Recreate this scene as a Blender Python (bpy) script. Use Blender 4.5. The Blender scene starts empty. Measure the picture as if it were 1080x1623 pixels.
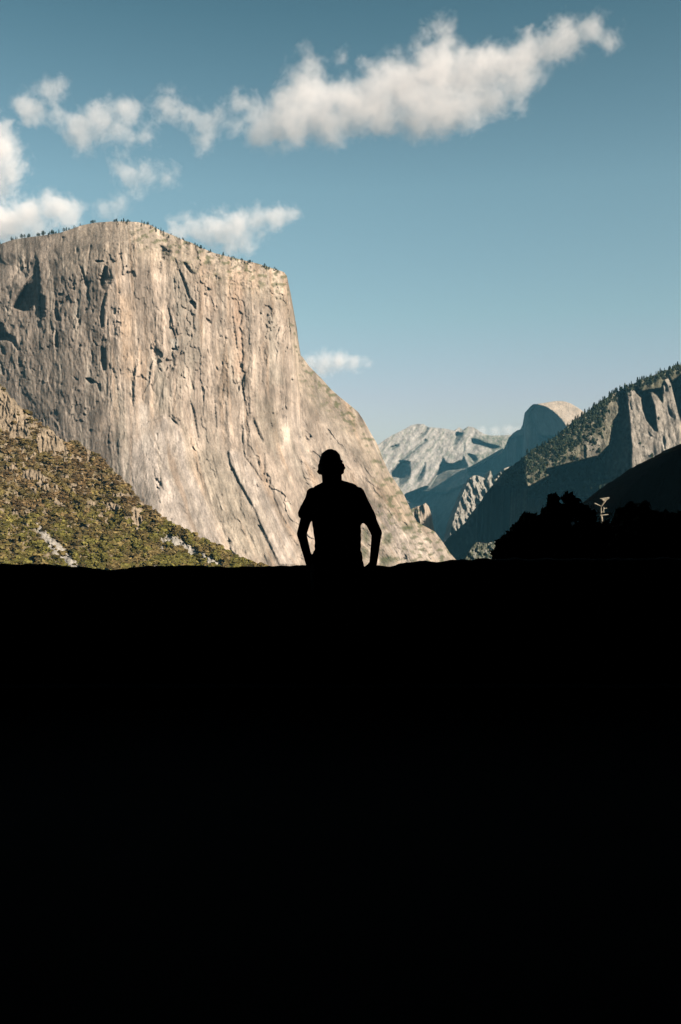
import bpy, math, random
import numpy as np
from mathutils import Vector
R = math.radians
random.seed(7)
rng = np.random.default_rng(7)
scene = bpy.context.scene
COL = scene.collection

# ------------------------------------------------------------------ camera, sky, sun, exposure
F = 1650.0                       # focal length in pixels of the 1080 x 1623 photograph
CU, CV, CZ = 540.0, 811.5, 1.25
cam_d = bpy.data.cameras.new('camera')
cam = bpy.data.objects.new('camera', cam_d); COL.objects.link(cam)
cam.location = (0, 0, CZ); cam.rotation_euler = (R(90), 0, 0)
cam_d.sensor_fit = 'VERTICAL'; cam_d.sensor_height = 36.0; cam_d.lens = 36.0 * F / 1623.0
cam_d.clip_start = 0.1; cam_d.clip_end = 200000
scene.camera = cam

SUN_EL, SUN_AZ = 30.0, 54.0      # azimuth: degrees to the right of straight behind the camera
sv = Vector((math.sin(R(SUN_AZ)) * math.cos(R(SUN_EL)), -math.cos(R(SUN_AZ)) * math.cos(R(SUN_EL)), math.sin(R(SUN_EL))))
sun_d = bpy.data.lights.new('sun', 'SUN'); sun_d.energy = 5.0; sun_d.angle = R(0.5); sun_d.color = (1.0, 0.90, 0.78)
sun = bpy.data.objects.new('sun', sun_d); COL.objects.link(sun)
sun.rotation_euler = sv.to_track_quat('Z', 'Y').to_euler()

world = bpy.data.worlds.new('World'); scene.world = world; world.use_nodes = True
nt = world.node_tree; nt.nodes.clear()
sky = nt.nodes.new('ShaderNodeTexSky'); sky.sky_type = 'NISHITA'; sky.sun_disc = False
sky.sun_elevation = R(SUN_EL); sky.sun_rotation = math.atan2(sv.x, sv.y)
sky.altitude = 0; sky.air_density = 1.0; sky.dust_density = 1.0; sky.ozone_density = 3.0
tint = nt.nodes.new('ShaderNodeMix'); tint.data_type = 'RGBA'; tint.blend_type = 'MULTIPLY'; tint.inputs[0].default_value = 1.0
wtc = nt.nodes.new('ShaderNodeTexCoord'); wsx = nt.nodes.new('ShaderNodeSeparateXYZ'); wr = nt.nodes.new('ShaderNodeValToRGB')
nt.links.new(wtc.outputs['Generated'], wsx.inputs[0]); nt.links.new(wsx.outputs[2], wr.inputs[0]); nt.links.new(wr.outputs[0], tint.inputs[7])
SKYR = [(0.0, (1.271, 0.964, 0.851)), (0.11, (1.271, 0.964, 0.851)), (0.185, (1.15, 1.075, 0.82)), (0.296, (1.07, 1.09, 0.80)), (0.436, (0.57, 0.73, 0.55)), (0.6, (0.312, 0.397, 0.312)), (1.0, (0.171, 0.218, 0.171))]   # hazy pale horizon, deeper zenith
while len(wr.color_ramp.elements) < len(SKYR): wr.color_ramp.elements.new(.5)
for e_, (p_, c_) in zip(wr.color_ramp.elements, SKYR): e_.position = p_; e_.color = c_ + (1,)
bg = nt.nodes.new('ShaderNodeBackground'); bg.inputs[1].default_value = 0.064
wo = nt.nodes.new('ShaderNodeOutputWorld')
nt.links.new(sky.outputs[0], tint.inputs[6]); nt.links.new(tint.outputs[2], bg.inputs[0]); nt.links.new(bg.outputs[0], wo.inputs[0])

scene.view_settings.view_transform = 'Standard'; scene.view_settings.look = 'None'
scene.view_settings.exposure = 1.1; scene.view_settings.gamma = 1.0
scene.render.engine = 'CYCLES'
cy = scene.cycles
cy.use_denoising = True; cy.max_bounces = 8; cy.diffuse_bounces = 0; cy.glossy_bounces = 1; cy.transmission_bounces = 2
cy.volume_bounces = 6; cy.transparent_max_bounces = 6; cy.use_adaptive_sampling = True; cy.adaptive_threshold = 0.02
cy.volume_step_rate = 1.0; cy.volume_max_steps = 256

# ------------------------------------------------------------------ numeric helpers
def _hash(ix, iy, seed):
    h = (ix.astype(np.int64) * 374761393 + iy.astype(np.int64) * 668265263 + seed * 1442695041) & 0xffffffff
    h = ((h ^ (h >> 13)) * 1274126177) & 0xffffffff
    return ((h ^ (h >> 16)) & 0xffff) / 65536.0 * 2 * math.pi

def perlin(x, y, seed=0):
    x, y = np.broadcast_arrays(np.asarray(x, float), np.asarray(y, float))
    ix, iy = np.floor(x), np.floor(y); fx, fy = x - ix, y - iy
    ux, uy = fx * fx * fx * (fx * (fx * 6 - 15) + 10), fy * fy * fy * (fy * (fy * 6 - 15) + 10)
    def g(dx, dy):
        a = _hash(ix + dx, iy + dy, seed)
        return np.cos(a) * (fx - dx) + np.sin(a) * (fy - dy)
    a = g(0, 0) * (1 - ux) + g(1, 0) * ux
    b = g(0, 1) * (1 - ux) + g(1, 1) * ux
    return (a * (1 - uy) + b * uy) * 1.5

def fbm(x, y, octv=4, seed=0, gain=0.5, lac=2.03):
    s, a = 0, 1.0
    for k in range(octv):
        s = s + a * perlin(x, y, seed + 17 * k); x = x * lac + 3.1; y = y * lac + 1.7; a *= gain
    return s

def ridge(x, y, octv=3, seed=0, gain=0.5):
    s, a = 0, 1.0
    for k in range(octv):
        s = s + a * (1 - 2 * np.abs(perlin(x, y, seed + 13 * k))); x = x * 2.1 + 5.2; y = y * 2.1 + 1.3; a *= gain
    return s

def cells(x, y, seed=0):
    """Cell noise: a random flat facet per cell, each with its own offset and tilt. Returns facet height (-1..1), cell tone, edge distance."""
    x, y = np.broadcast_arrays(np.asarray(x, float), np.asarray(y, float)); ix, iy = np.floor(x), np.floor(y)
    d1 = np.full(x.shape, 9.0); d2 = np.full(x.shape, 9.0); hh = np.zeros(x.shape); tone = np.zeros(x.shape)
    for dx in (-1, 0, 1):
        for dy in (-1, 0, 1):
            a = _hash(ix + dx, iy + dy, seed) / (2 * math.pi); b = _hash(ix + dx, iy + dy, seed + 91) / (2 * math.pi)
            c = _hash(ix + dx, iy + dy, seed + 57) / (2 * math.pi); e = _hash(ix + dx, iy + dy, seed + 33) / (2 * math.pi)
            rx, ry = x - (ix + dx + a), y - (iy + dy + b); d = np.hypot(rx, ry)
            near = d < d1
            d2 = np.where(near, d1, np.minimum(d2, d)); h = (c * 2 - 1) * .6 + rx * (e * 2 - 1) * 1.1 + ry * (a * 2 - 1) * .8
            hh = np.where(near, h, hh); tone = np.where(near, e, tone); d1 = np.where(near, d, d1)
    return hh, tone, d2 - d1

def smooth(a, b, x):
    t = np.clip((x - a) / (b - a), 0, 1); return t * t * (3 - 2 * t)

class Raster:
    """A field sampled over directions (u, v); used to sculpt how far each rock face lies."""
    def __init__(self, u0, u1, v0, v1, st=1.0):
        self.u0, self.v0, self.st = u0, v0, st
        self.us = np.arange(u0, u1 + st, st); self.vs = np.arange(v0, v1 + st, st)
        self.U, self.V = np.meshgrid(self.us, self.vs)
    def mask(self, poly):
        M = np.zeros(self.U.shape, bool); n = len(poly)
        xs = [p[0] for p in poly]; ys = [p[1] for p in poly]
        j0 = max(0, int((min(xs) - self.u0) / self.st) - 1); j1 = int((max(xs) - self.u0) / self.st) + 2
        i0 = max(0, int((min(ys) - self.v0) / self.st) - 1); i1 = int((max(ys) - self.v0) / self.st) + 2
        U, V = self.U[i0:i1, j0:j1], self.V[i0:i1, j0:j1]
        ins = np.zeros(U.shape, bool)
        for k in range(n):
            x1, y1 = poly[k]; x2, y2 = poly[(k + 1) % n]
            if y1 == y2: continue
            c = ((y1 > V) != (y2 > V)) & (U < (x2 - x1) * (V - y1) / (y2 - y1) + x1)
            ins ^= c
        M[i0:i1, j0:j1] = ins
        return M
    def blur(self, A, s):
        s = s / self.st
        n = int(math.ceil(3 * s))
        if n < 1: return A.astype(float)
        k = np.exp(-0.5 * (np.arange(-n, n + 1) / s) ** 2); k /= k.sum()
        P = np.pad(A.astype(float), n, mode='edge')
        B = sum(k[i] * P[:, i:i + A.shape[1]] for i in range(2 * n + 1))
        return sum(k[i] * B[i:i + A.shape[0], :] for i in range(2 * n + 1))
    def soft(self, poly, s): return self.blur(self.mask(poly), s)
    def leftface(self, M, k):
        """Depth added so that the masked patch becomes a face turned to the left, away from the sun."""
        off = np.zeros(M.shape); acc = np.zeros(M.shape[0])
        for j in range(M.shape[1] - 1, -1, -1):
            acc = (acc + k * self.st) * M[:, j]; off[:, j] = acc
        return off
    def sample(self, A, u, v):
        x = np.clip((u - self.u0) / self.st, 0, A.shape[1] - 1.001); y = np.clip((v - self.v0) / self.st, 0, A.shape[0] - 1.001)
        i, j = np.floor(y).astype(int), np.floor(x).astype(int); fy, fx = y - i, x - j
        if A.ndim == 3: fy, fx = fy[..., None], fx[..., None]
        return (A[i, j] * (1 - fx) + A[i, j + 1] * fx) * (1 - fy) + (A[i + 1, j] * (1 - fx) + A[i + 1, j + 1] * fx) * fy
    def poisson(self, p, q):
        """Surface whose slopes come closest to p (along u) and q (along v)."""
        H, W = p.shape
        P = np.zeros((2 * H, 2 * W)); Q = np.zeros((2 * H, 2 * W))
        div = np.zeros((H, W))
        px = 0.5 * (p[:, 1:] + p[:, :-1]); qy = 0.5 * (q[1:, :] + q[:-1, :])
        div[:, :-1] += px; div[:, 1:] -= px; div[:-1, :] += qy; div[1:, :] -= qy
        E = np.block([[div, div[:, ::-1]], [div[::-1], div[::-1, ::-1]]])
        fy = 2 * np.cos(2 * math.pi * np.arange(2 * H) / (2 * H)) - 2; fx = 2 * np.cos(2 * math.pi * np.arange(2 * W) / (2 * W)) - 2
        den = fy[:, None] + fx[None, :]; den[0, 0] = 1
        S = np.fft.fft2(E) / den; S[0, 0] = 0
        return np.real(np.fft.ifft2(S))[:H, :W] * self.st

def interp(pts, x): return np.interp(x, [p[0] for p in pts], [p[1] for p in pts])
def tr(pts, u0, v0, s): return [(u0 + s * x, v0 + s * y) for x, y in pts]
def at(u, v, Y): return Vector(((u - CU) / F * Y, Y, CZ + (CV - v) / F * Y))

def tag(o, label=None, cat=None, group=None, kind=None):
    if label: o['label'] = label
    if cat: o['category'] = cat
    if group: o['group'] = group
    if kind: o['kind'] = kind
    return o

def mesh_obj(name, verts, faces, mat=None, parent=None, col=None, smooth_=True):
    verts = np.asarray(verts, np.float32); faces = np.asarray(faces, np.int32)
    me = bpy.data.meshes.new(name); n, k = faces.shape
    me.vertices.add(len(verts)); me.vertices.foreach_set('co', verts.ravel())
    me.loops.add(n * k); me.loops.foreach_set('vertex_index', faces.ravel())
    me.polygons.add(n); me.polygons.foreach_set('loop_start', np.arange(0, n * k, k, dtype=np.int32))
    me.polygons.foreach_set('use_smooth', np.full(n, smooth_, bool))
    me.update(calc_edges=True); me.validate()
    if col is not None:
        a = me.color_attributes.new('rockcol', 'FLOAT_COLOR', 'POINT')
        c = np.ones((len(verts), 4), np.float32); c[:, :3] = col; a.data.foreach_set('color', c.ravel())
    if mat: me.materials.append(mat)
    o = bpy.data.objects.new(name, me); COL.objects.link(o)
    if parent: o.parent = parent
    return o

def relief(name, ras, D, top, vbot, us, nrow, mat, colr, back=600, power=1.0, zfloor=-480, smooth_=True):
    """Solid mountain: sculpted face, rounded crest, and a back that runs down to the valley floor."""
    us = np.asarray(us, float); t = np.linspace(0, 1, nrow) ** power
    vt = interp(top, us) if not callable(top) else top(us)
    U = np.repeat(us[None, :], nrow, 0); V = vt[None, :] + (vbot - vt[None, :]) * t[:, None]
    Dm = ras.sample(D, U, V); C = ras.sample(colr, U, V) * .70
    X = (U - CU) / F * Dm; Z = CZ + (CV - V) / F * Dm
    ext = []
    y0, x0, z0 = Dm[0], X[0], Z[0]
    for dy, dz in ((back * .08, -.5), (back * .35, -6), (back, -40), (back * 1.5, None)):
        yy = y0 + dy; zz = np.full_like(z0, zfloor) if dz is None else z0 + dz - 0.0 * dy
        ext.append((x0 * (1 + 0.0 * dy), yy, zz))
    X = np.vstack([X, X[-1:]]); Dm = np.vstack([Dm, Dm[-1:]]); Z = np.vstack([Z, np.minimum(Z[-1:], zfloor)]); C = np.concatenate([C, C[-1:]], 0)
    rows = ext[::-1]
    XX = np.vstack([r[0][None] for r in rows] + [X]); YY = np.vstack([r[1][None] for r in rows] + [Dm]); ZZ = np.vstack([r[2][None] for r in rows] + [Z])
    CC = np.concatenate([np.repeat(C[:1], len(rows), 0), C], 0)
    H, W = XX.shape
    idx = np.arange(H * W).reshape(H, W)
    f = np.stack([idx[:-1, :-1], idx[1:, :-1], idx[1:, 1:], idx[:-1, 1:]], -1).reshape(-1, 4)
    o = mesh_obj(name, np.stack([XX, YY, ZZ], -1).reshape(-1, 3), f, mat, None, CC.reshape(-1, 3), smooth_)
    return o

# ------------------------------------------------------------------ materials
def newmat(name):
    m = bpy.data.materials.new(name); m.use_nodes = True
    n = m.node_tree; n.nodes.clear()
    out = n.nodes.new('ShaderNodeOutputMaterial'); b = n.nodes.new('ShaderNodeBsdfPrincipled')
    b.inputs['Roughness'].default_value = 0.9; b.inputs['Specular IOR Level'].default_value = 0.02
    n.links.new(b.outputs[0], out.inputs[0])
    return m, n, b

def noise_node(n, scale, detail=4, sc=(1, 1, 1), rough=0.55):
    tc = n.nodes.new('ShaderNodeTexCoord'); mp = n.nodes.new('ShaderNodeMapping'); mp.inputs['Scale'].default_value = sc
    nz = n.nodes.new('ShaderNodeTexNoise'); nz.inputs['Scale'].default_value = scale; nz.inputs['Detail'].default_value = detail
    nz.inputs['Roughness'].default_value = rough
    n.links.new(tc.outputs['Object'], mp.inputs[0]); n.links.new(mp.outputs[0], nz.inputs['Vector'])
    return nz

def ramp(n, src, stops):
    r = n.nodes.new('ShaderNodeValToRGB'); e = r.color_ramp.elements
    while len(e) < len(stops): e.new(0.5)
    for k, (p, c) in enumerate(stops):
        e[k].position = p; e[k].color = (c, c, c, 1) if not isinstance(c, tuple) else c + (1,)
    n.links.new(src, r.inputs[0]); return r

def mul(n, a, b, fac=1.0):
    m = n.nodes.new('ShaderNodeMix'); m.data_type = 'RGBA'; m.blend_type = 'MULTIPLY'; m.inputs[0].default_value = fac
    n.links.new(a, m.inputs[6]); n.links.new(b, m.inputs[7]); return m.outputs[2]

def rock_mat(name, size, vert=0.18, contrast=0.35, bump=1.0):
    """size: metres of the finest grain wanted."""
    m, n, b = newmat(name)
    at_ = n.nodes.new('ShaderNodeAttribute'); at_.attribute_name = 'rockcol'
    a = noise_node(n, 1 / (size * 6), 6, (1, 1, vert), 0.62)
    r1 = ramp(n, a.outputs[0], [(0.3, 1 - contrast), (0.7, 1 + contrast * .55)])
    c = noise_node(n, 1 / (size * 1.6), 5, (1, 1, max(vert, .45)), 0.7)
    r2 = ramp(n, c.outputs[0], [(0.3, 1 - contrast * .8), (0.7, 1 + contrast * .5)])
    o = mul(n, mul(n, at_.outputs['Color'], r1.outputs[0]), r2.outputs[0])
    n.links.new(o, b.inputs['Base Color'])
    d = noise_node(n, 1 / (size * 3), 8, (1, 1, max(vert, .35)), 0.68)
    bp = n.nodes.new('ShaderNodeBump'); bp.inputs['Strength'].default_value = 1.0; bp.inputs['Distance'].default_value = size * bump
    n.links.new(d.outputs[0], bp.inputs['Height']); n.links.new(bp.outputs[0], b.inputs['Normal'])
    return m

def plain_mat(name, c1, c2, scale, bump=0.0, rough=0.9, spec=0.02):
    m, n, b = newmat(name); b.inputs['Roughness'].default_value = rough; b.inputs['Specular IOR Level'].default_value = spec
    a = noise_node(n, scale, 5); r = ramp(n, a.outputs[0], [(0.35, c1), (0.65, c2)])
    n.links.new(r.outputs[0], b.inputs['Base Color'])
    if bump:
        bp = n.nodes.new('ShaderNodeBump'); bp.inputs['Distance'].default_value = bump
        n.links.new(a.outputs[0], bp.inputs['Height']); n.links.new(bp.outputs[0], b.inputs['Normal'])
    return m

M_GRANITE = rock_mat('granite', 3.2, 0.16, 0.34, 1.3)
M_FARROCK = rock_mat('pale granite', 16.0, 0.6, 0.27, 1.6)
M_RIDGE = rock_mat('wooded rock', 5.0, 0.35, 0.42, 2.6)
M_SLOPE = rock_mat('scrub slope', 2.0, 0.8, 0.35, 1.0)
M_SHRUB = rock_mat('shrub leaves', 1.2, 1.0, 0.45, 0.3)
M_CONIFER = plain_mat('conifer needles', (.014, .021, .013), (.036, .046, .024), 0.3)
M_BARK = plain_mat('bark', (.03, .022, .016), (.07, .05, .035), 3.0)

# ------------------------------------------------------------------ great granite cliff on the left
T1 = lambda p: tr(p, 0, 330, .2407)
T2 = lambda p: tr(p, 220, 330, .2593)
T3 = lambda p: tr(p, 0, 600, .2407)
T4 = lambda p: tr(p, 220, 600, .2593)
T5 = lambda p: tr(p, 450, 550, .2685)
T6 = lambda p: tr(p, 590, 620, .2222)
T7 = lambda p: tr(p, 780, 560, .2778)
CLIFF_TOP = [(-120, 420), (-40, 396), (0, 387), (20, 380), (45, 376), (70, 373), (95, 369), (110, 364), (130, 357), (150, 353), (175, 351), (200, 351), (220, 352),
    (240, 357), (250, 363), (262, 368), (275, 373), (290, 380), (305, 385), (320, 393), (340, 401), (360, 406), (385, 412), (410, 418), (435, 426), (450, 431),
    (455, 437), (457, 455), (461, 480), (466, 510), (470, 540), (473, 560), (480, 566), (490, 580), (500, 590), (510, 600), (525, 617), (540, 630), (555, 642),
    (568, 653), (578, 668), (590, 690), (598, 703), (607, 727), (618, 750), (628, 765), (640, 783), (648, 800), (654, 814), (661, 827), (690, 843), (702, 859),
    (714, 877), (725, 889), (760, 925)]
ras = Raster(-120, 765, 335, 960, 1.0)
U, V = ras.U, ras.V
m = 3500 / F
D = interp([(-120, 3700), (0, 3612), (100, 3558), (172, 3540), (190, 3545), (300, 3605), (400, 3670), (455, 3745), (475, 3825), (560, 3960), (640, 4070), (760, 4190)], U)
D = D + 34 * (1 - smooth(58, 64, U - .06 * (V - 430) + 3 * fbm(V / 14, U * 0, 3, 8))) * (1 - smooth(470, 540, V)) * smooth(395, 425, V)
# the wall leans back towards its foot slabs and towards the rim
D = D + (650 - V) * 0.30 * m * smooth(600, 760, V) * smooth(150, 260, U) + (620 - V) * 0.10 * m
rim = interp(CLIFF_TOP, U)
D = D + np.clip(34 - (V - rim), 0, 40) * 1.3 * m * smooth(90, 160, U)
D = D + np.clip(70 - (V - rim), 0, 80) * 1.0 * m * (1 - smooth(60, 240, U))
flank = smooth(455, 480, U) * smooth(520, 575, V)
D = D + np.clip(60 - (V - rim), 0, 60) * 0.8 * m * flank
# flow of the cracks: upright above, leaning down-right on the foot slabs and the flank
lean = 0.02 + 0.36 * smooth(600, 820, V) * smooth(190, 330, U) + 0.22 * smooth(420, 620, U) * smooth(480, 600, V)
shift = np.cumsum(lean, 0)
Us = U - shift + 4 * fbm(U / 70, V / 150, 2, 5)
def terrace(x, n, sharp=.12):
    y = x * n; k = np.floor(y); fr = y - k; return (k + smooth(.5 - sharp, .5 + sharp, fr)) / n
left = 1 - smooth(150, 185, U + 8 * fbm(V / 30, U * 0, 2, 9))
fl = smooth(-.2, .5, fbm(U / 90, V / 90, 2, 10))
ns = np.zeros_like(U)
ns += 9 * fbm(Us / 62, V / 330, 3, 11)
wx = .35 * fbm(Us / 14, V / 30, 3, 13); wy = .35 * fbm(Us / 20, V / 40, 3, 15)
c1, t1, e1 = cells(Us / 34 + wx * .5, V / 260 + wy * .5, 16); c2, t2, e2 = cells(Us / 13 + wx * .8, V / 120 + wy, 17); c3, t3, e3 = cells(Us / 6 + wx, V / 42 + wy, 18)
c6, t6, e6 = cells(U / 58 - V / 170 + wx, V / 120 + U / 210 + wy, 21)
ns += 6.5 * c6 * (1 - .6 * left)
ns += (6 * c1 + 1.9 * c2 * (.3 + .7 * fl) + .5 * c3) * (1 - .6 * left)
ns += 5 * terrace(fbm(Us / 30, V / 210, 3, 23), 4) * (1 - .4 * left)
ns += 1.6 * np.abs(fbm(Us / 6.0, V / 90, 3, 31)) + 1.3 * fbm(Us / 3.0, V / 12, 3, 37)
c4, t4, e4 = cells(U / 30 + wx * 1.5, V / 52 + wy * 1.5, 19); c5, t5, e5 = cells(U / 11 + wx * 1.2 - V / 90, V / 30 + wy * 1.5, 20)
ns += left * (.35 + .65 * smooth(-.25, .35, fbm(U / 45, V / 50, 2, 45))) * (8 * c4 + 2.2 * c5 + 2 * terrace(fbm(U / 10, V / 22, 3, 43), 3) + 1.5 * fbm(U / 4, V / 7, 3, 44))

ns += 1.5 * fbm(U / 5, V / 9, 3, 47) * (0.2 + smooth(0.1, 0.5, fbm(U / 60, V / 70, 2, 48)))
topz = 1 - smooth(20, 60, V - rim)
ns += topz * smooth(190, 260, U) * 11 * np.abs(fbm(U / 9, V / 7, 4, 51))
low = smooth(700, 760, V) * smooth(560, 620, U)
ns += low * (14 * fbm(U / 22, V / 22, 4, 53))
apron = ras.soft([(200,640),(262,650),(275,664),(292,690),(300,730),(320,775),(345,830),(362,875),(300,870),(200,800)], 6)
D = D + ns * (1 - .6 * apron) * (1 - .3 * smooth(620, 700, V)) * (1 - .35 * low)
dark = [T1(p) for p in (
    [(250,405),(235,500),(230,580),(225,640),(215,680),(150,680),(85,655),(100,610),(140,540),(190,470)],
    [(265,560),(300,580),(300,720),(270,730),(262,640)], [(375,600),(385,640),(390,700),(405,745),(370,740),(355,690),(362,620)],
    [(705,330),(715,370),(745,460),(735,500),(700,550),(660,525),(660,480),(680,400)],
    [(690,560),(705,560),(690,640),(685,800),(665,790),(655,720),(665,640)],
    [(515,365),(545,395),(570,450),(595,500),(585,535),(560,510),(545,440)], [(593,235),(610,245),(594,310),(584,380),(580,440),(570,430),(580,320)],
    [(498,240),(522,275),(522,310),(500,295)], [(0,750),(30,760),(45,815),(100,850),(130,930),(120,950),(80,880),(40,870),(0,870),(-60,900),(-60,760)],
    [(410,190),(435,185),(430,215),(405,235)], [(368,780),(388,850),(388,920),(365,915),(358,860)], [(665,900),(700,930),(700,1060),(680,1080),(662,1000)],
    [(0,890),(30,920),(40,970),(10,960)], [(638,1150),(668,1160),(672,1215),(650,1205)], [(1045,200),(1065,250),(1085,250),(1085,340),(1060,330),(1052,270)],
    [(195,350),(215,360),(225,410),(203,400)], [(120,940),(132,1000),(130,1050),(118,1010)], [(483,460),(497,480),(497,545),(486,540)],
    [(560,1120),(600,1120),(645,1150),(600,1160)], [(0,1000),(20,1040),(35,1110),(15,1100)], [(705,700),(718,740),(718,780),(704,770)],
    [(605,920),(617,960),(613,1020),(605,1000)], [(460,840),(490,880),(480,890)], [(600,850),(640,900),(665,915),(630,905)],
    [(700,1080),(710,1090),(708,1230),(698,1210)], [(300,380),(312,370),(306,440),(298,470)], [(630,345),(690,345),(690,355),(632,353)],
    [(600,515),(625,550),(612,560)], [(385,560),(425,562),(410,580),(385,575)], [(460,1090),(520,1130),(510,1140)])]
dark += [T2(p) for p in (
    [(120,190),(145,220),(175,240),(210,265),(202,298),(160,290),(160,320),(140,310),(135,260)], [(265,320),(300,335),(342,400),(325,412),(290,365)],
    [(238,360),(270,400),(300,480),(318,560),(300,545),(268,450)], [(308,568),(348,570),(352,622),(330,600)], [(333,420),(347,500),(358,580),(348,620),(340,520)],
    [(323,640),(347,650),(342,760),(328,740)], [(408,668),(440,685),(448,712),(425,700)], [(415,480),(430,486),(450,500),(420,510)],
    [(568,658),(582,668),(597,780),(608,870),(598,862),(583,770)], [(598,880),(622,940),(642,985),(620,975)], [(170,590),(187,620),(228,780),(215,775)],
    [(203,858),(242,860),(240,874),(210,870)], [(622,980),(636,1100),(642,1157),(630,1100)], [(675,450),(702,448),(690,462)], [(680,850),(694,900),(686,912)],
    [(468,960),(486,980),(488,1000),(476,990)], [(926,1040),(954,1050),(942,1060)], [(70,740),(102,930),(106,945),(92,890)], [(288,930),(342,1110),(330,1110)],
    [(128,330),(142,330),(134,410),(126,400)], [(210,430),(222,440),(226,520),(214,500)], [(900,560),(910,600),(906,640)], [(700,650),(712,720),(712,800),(704,760)])]
dark += [T4(p) for p in (
    [(463,80),(477,200),(481,310),(470,300),(461,180)], [(700,230),(722,270),(768,380),(757,402),(720,330),(694,260)], [(768,400),(777,560),(772,640),(784,690),(765,640),(760,500)],
    [(440,450),(457,480),(490,620),(492,640),(470,570)], [(546,508),(562,540),(588,560),(570,567)], [(585,580),(622,655),(600,635)],
    [(720,890),(747,898),(794,1020),(780,1005),(738,920)], [(742,1005),(794,1140),(778,1135)], [(908,830),(968,918),(935,885)], [(300,90),(346,200),(378,400),(362,380),(330,220)],
    [(180,222),(228,262),(258,305),(215,272)], [(858,635),(884,720),(870,705)], [(103,385),(128,440),(115,432)], [(720,1035),(745,1130),(720,1070)],
    [(640,880),(705,990),(722,1062),(690,1000)], [(430,680),(463,755),(445,730)], [(828,138),(888,282),(852,195)], [(630,280),(637,400),(628,380)], [(700,850),(735,880),(700,860)])]
dark += [T5(p) for p in ([(572,838),(618,893),(600,885)], [(650,940),(706,1005),(680,985)], [(405,652),(432,690),(415,675)], [(300,480),(330,610),(318,590)],
    [(95,640),(110,700),(100,690)], [(700,1030),(760,1050),(730,1066)], [(640,830),(700,900),(660,870)])]
DM = np.zeros(U.shape, bool)
for sd, fu, fv, w in ((81, 26, 210, .013), (83, 15, 120, .016), (85, 40, 330, .009)):
    DM |= (np.abs(fbm(Us / fu, V / fv, 3, sd)) < w) & (fbm(U / 40, V / 60, 3, sd + 1) > .12) & (V > rim + 18)
DM |= (fbm((U + .2 * V) / 6, V / 24, 3, 88) > .74) & (left > .5) & (V > rim + 45) & (V < 700)
DM |= (fbm(Us / 5, V / 20, 3, 89) > .95) & (V > rim + 20)
for p in dark: DM |= ras.mask(p)
D = D + ras.blur(ras.leftface(DM, 1.15 * m), 0.5)
# flakes and corner lines of the foot slabs stand a little proud
for pl, amp in ((T4([(150,225),(250,300),(310,470),(380,660),(480,880),(545,1055),(300,1000),(0,760),(0,300)]), -16),
                (T4([(545,440),(620,450),(700,560),(810,730),(860,880),(930,1000),(970,1140),(860,1140),(760,920),(700,780),(620,640),(560,520)]), -11),
                (T4([(630,280),(680,260),(740,400),(765,640),(700,540),(650,480)]), -9), (T4([(820,640),(860,640),(960,800),(960,960),(880,850),(830,730)]), -8)):
    D = D + amp * ras.soft(pl, 1.2) * smooth(215, 262, U)
# real rock colour: warm tan wall, grey weathered west side, bare white slabs, orange and black water streaks
tan = np.array([.42, .335, .27]); grey = np.array([.20, .163, .134]); pale = np.array([.47, .395, .34]); brown = np.array([.30, .22, .15])
def mix(C, c, w): return C * (1 - w[..., None]) + c * w[..., None]
C = np.ones(U.shape + (3,)) * tan
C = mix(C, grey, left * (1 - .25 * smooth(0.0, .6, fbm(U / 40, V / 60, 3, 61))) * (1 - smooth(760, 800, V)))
C = mix(C, np.array([.40, .32, .245]), (1 - smooth(40, 85, V - rim)) * smooth(60, 160, U) * .8)
C = mix(C, pale, ras.soft([(262,655),(275,664),(292,690),(300,730),(320,775),(345,830),(362,875),(300,850),(240,815),(200,765),(192,730),(215,700),(240,690)], 4) * 1.0)
C = mix(C, pale, ras.soft(T4([(545,440),(620,450),(700,560),(810,730),(860,880),(930,1000),(970,1140),(860,1140),(760,920),(700,780),(620,640),(560,520)]), 2) * .75)
C = mix(C, pale, ras.soft([(203,640),(212,640),(218,760),(208,750)], 2) * .7)
C = mix(C, pale, ras.soft([(446,640),(480,660),(500,720),(470,760),(450,700)], 8) * .5)
C = mix(C, pale, ras.soft(T5([(540,940),(600,960),(700,1060),(860,1130),(1000,1250),(640,1260),(560,1060)]), 5) * .55)
C = mix(C, brown, ras.soft(T5([(560,780),(640,780),(760,960),(860,1080),(700,1040),(600,960),(520,860)]), 6) * .6)
C = mix(C, np.array([.36, .30, .235]), ras.soft(T4([(330,440),(480,440),(620,640),(760,920),(840,1140),(560,1050),(480,880),(400,690)]), 7) * .85)
C = mix(C, np.array([.34, .285, .225]), ras.soft([(345,545),(400,545),(395,620),(360,625)], 10) * .5)
st = smooth(0.1, .75, fbm(Us / 9, V / 200, 3, 71)); C = mix(C, np.array([.31, .25, .20]), st * .5 * (1 - low))
st = smooth(0.15, .8, fbm(Us / 13, V / 170, 3, 73)); C = mix(C, np.array([.44, .31, .215]), st * .55 * (1 - left))
st = smooth(0.2, .8, fbm(Us / 5, V / 110, 3, 75)); C = mix(C, np.array([.50, .42, .34]), st * .6)
C = C * (1 + (.30 * fbm(Us / 13, V / 300, 3, 91) + .20 * fbm(Us / 4.5, V / 110, 3, 93) + .26 * fbm(U / 26, V / 52, 4, 95)) * (1 - .5 * left) * (1 - .6 * apron))[..., None]
C = C * (.88 + .24 * np.where(left > .5, t4, t2) ** 1)[..., None] * (.92 + .16 * t3)[..., None]
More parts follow.
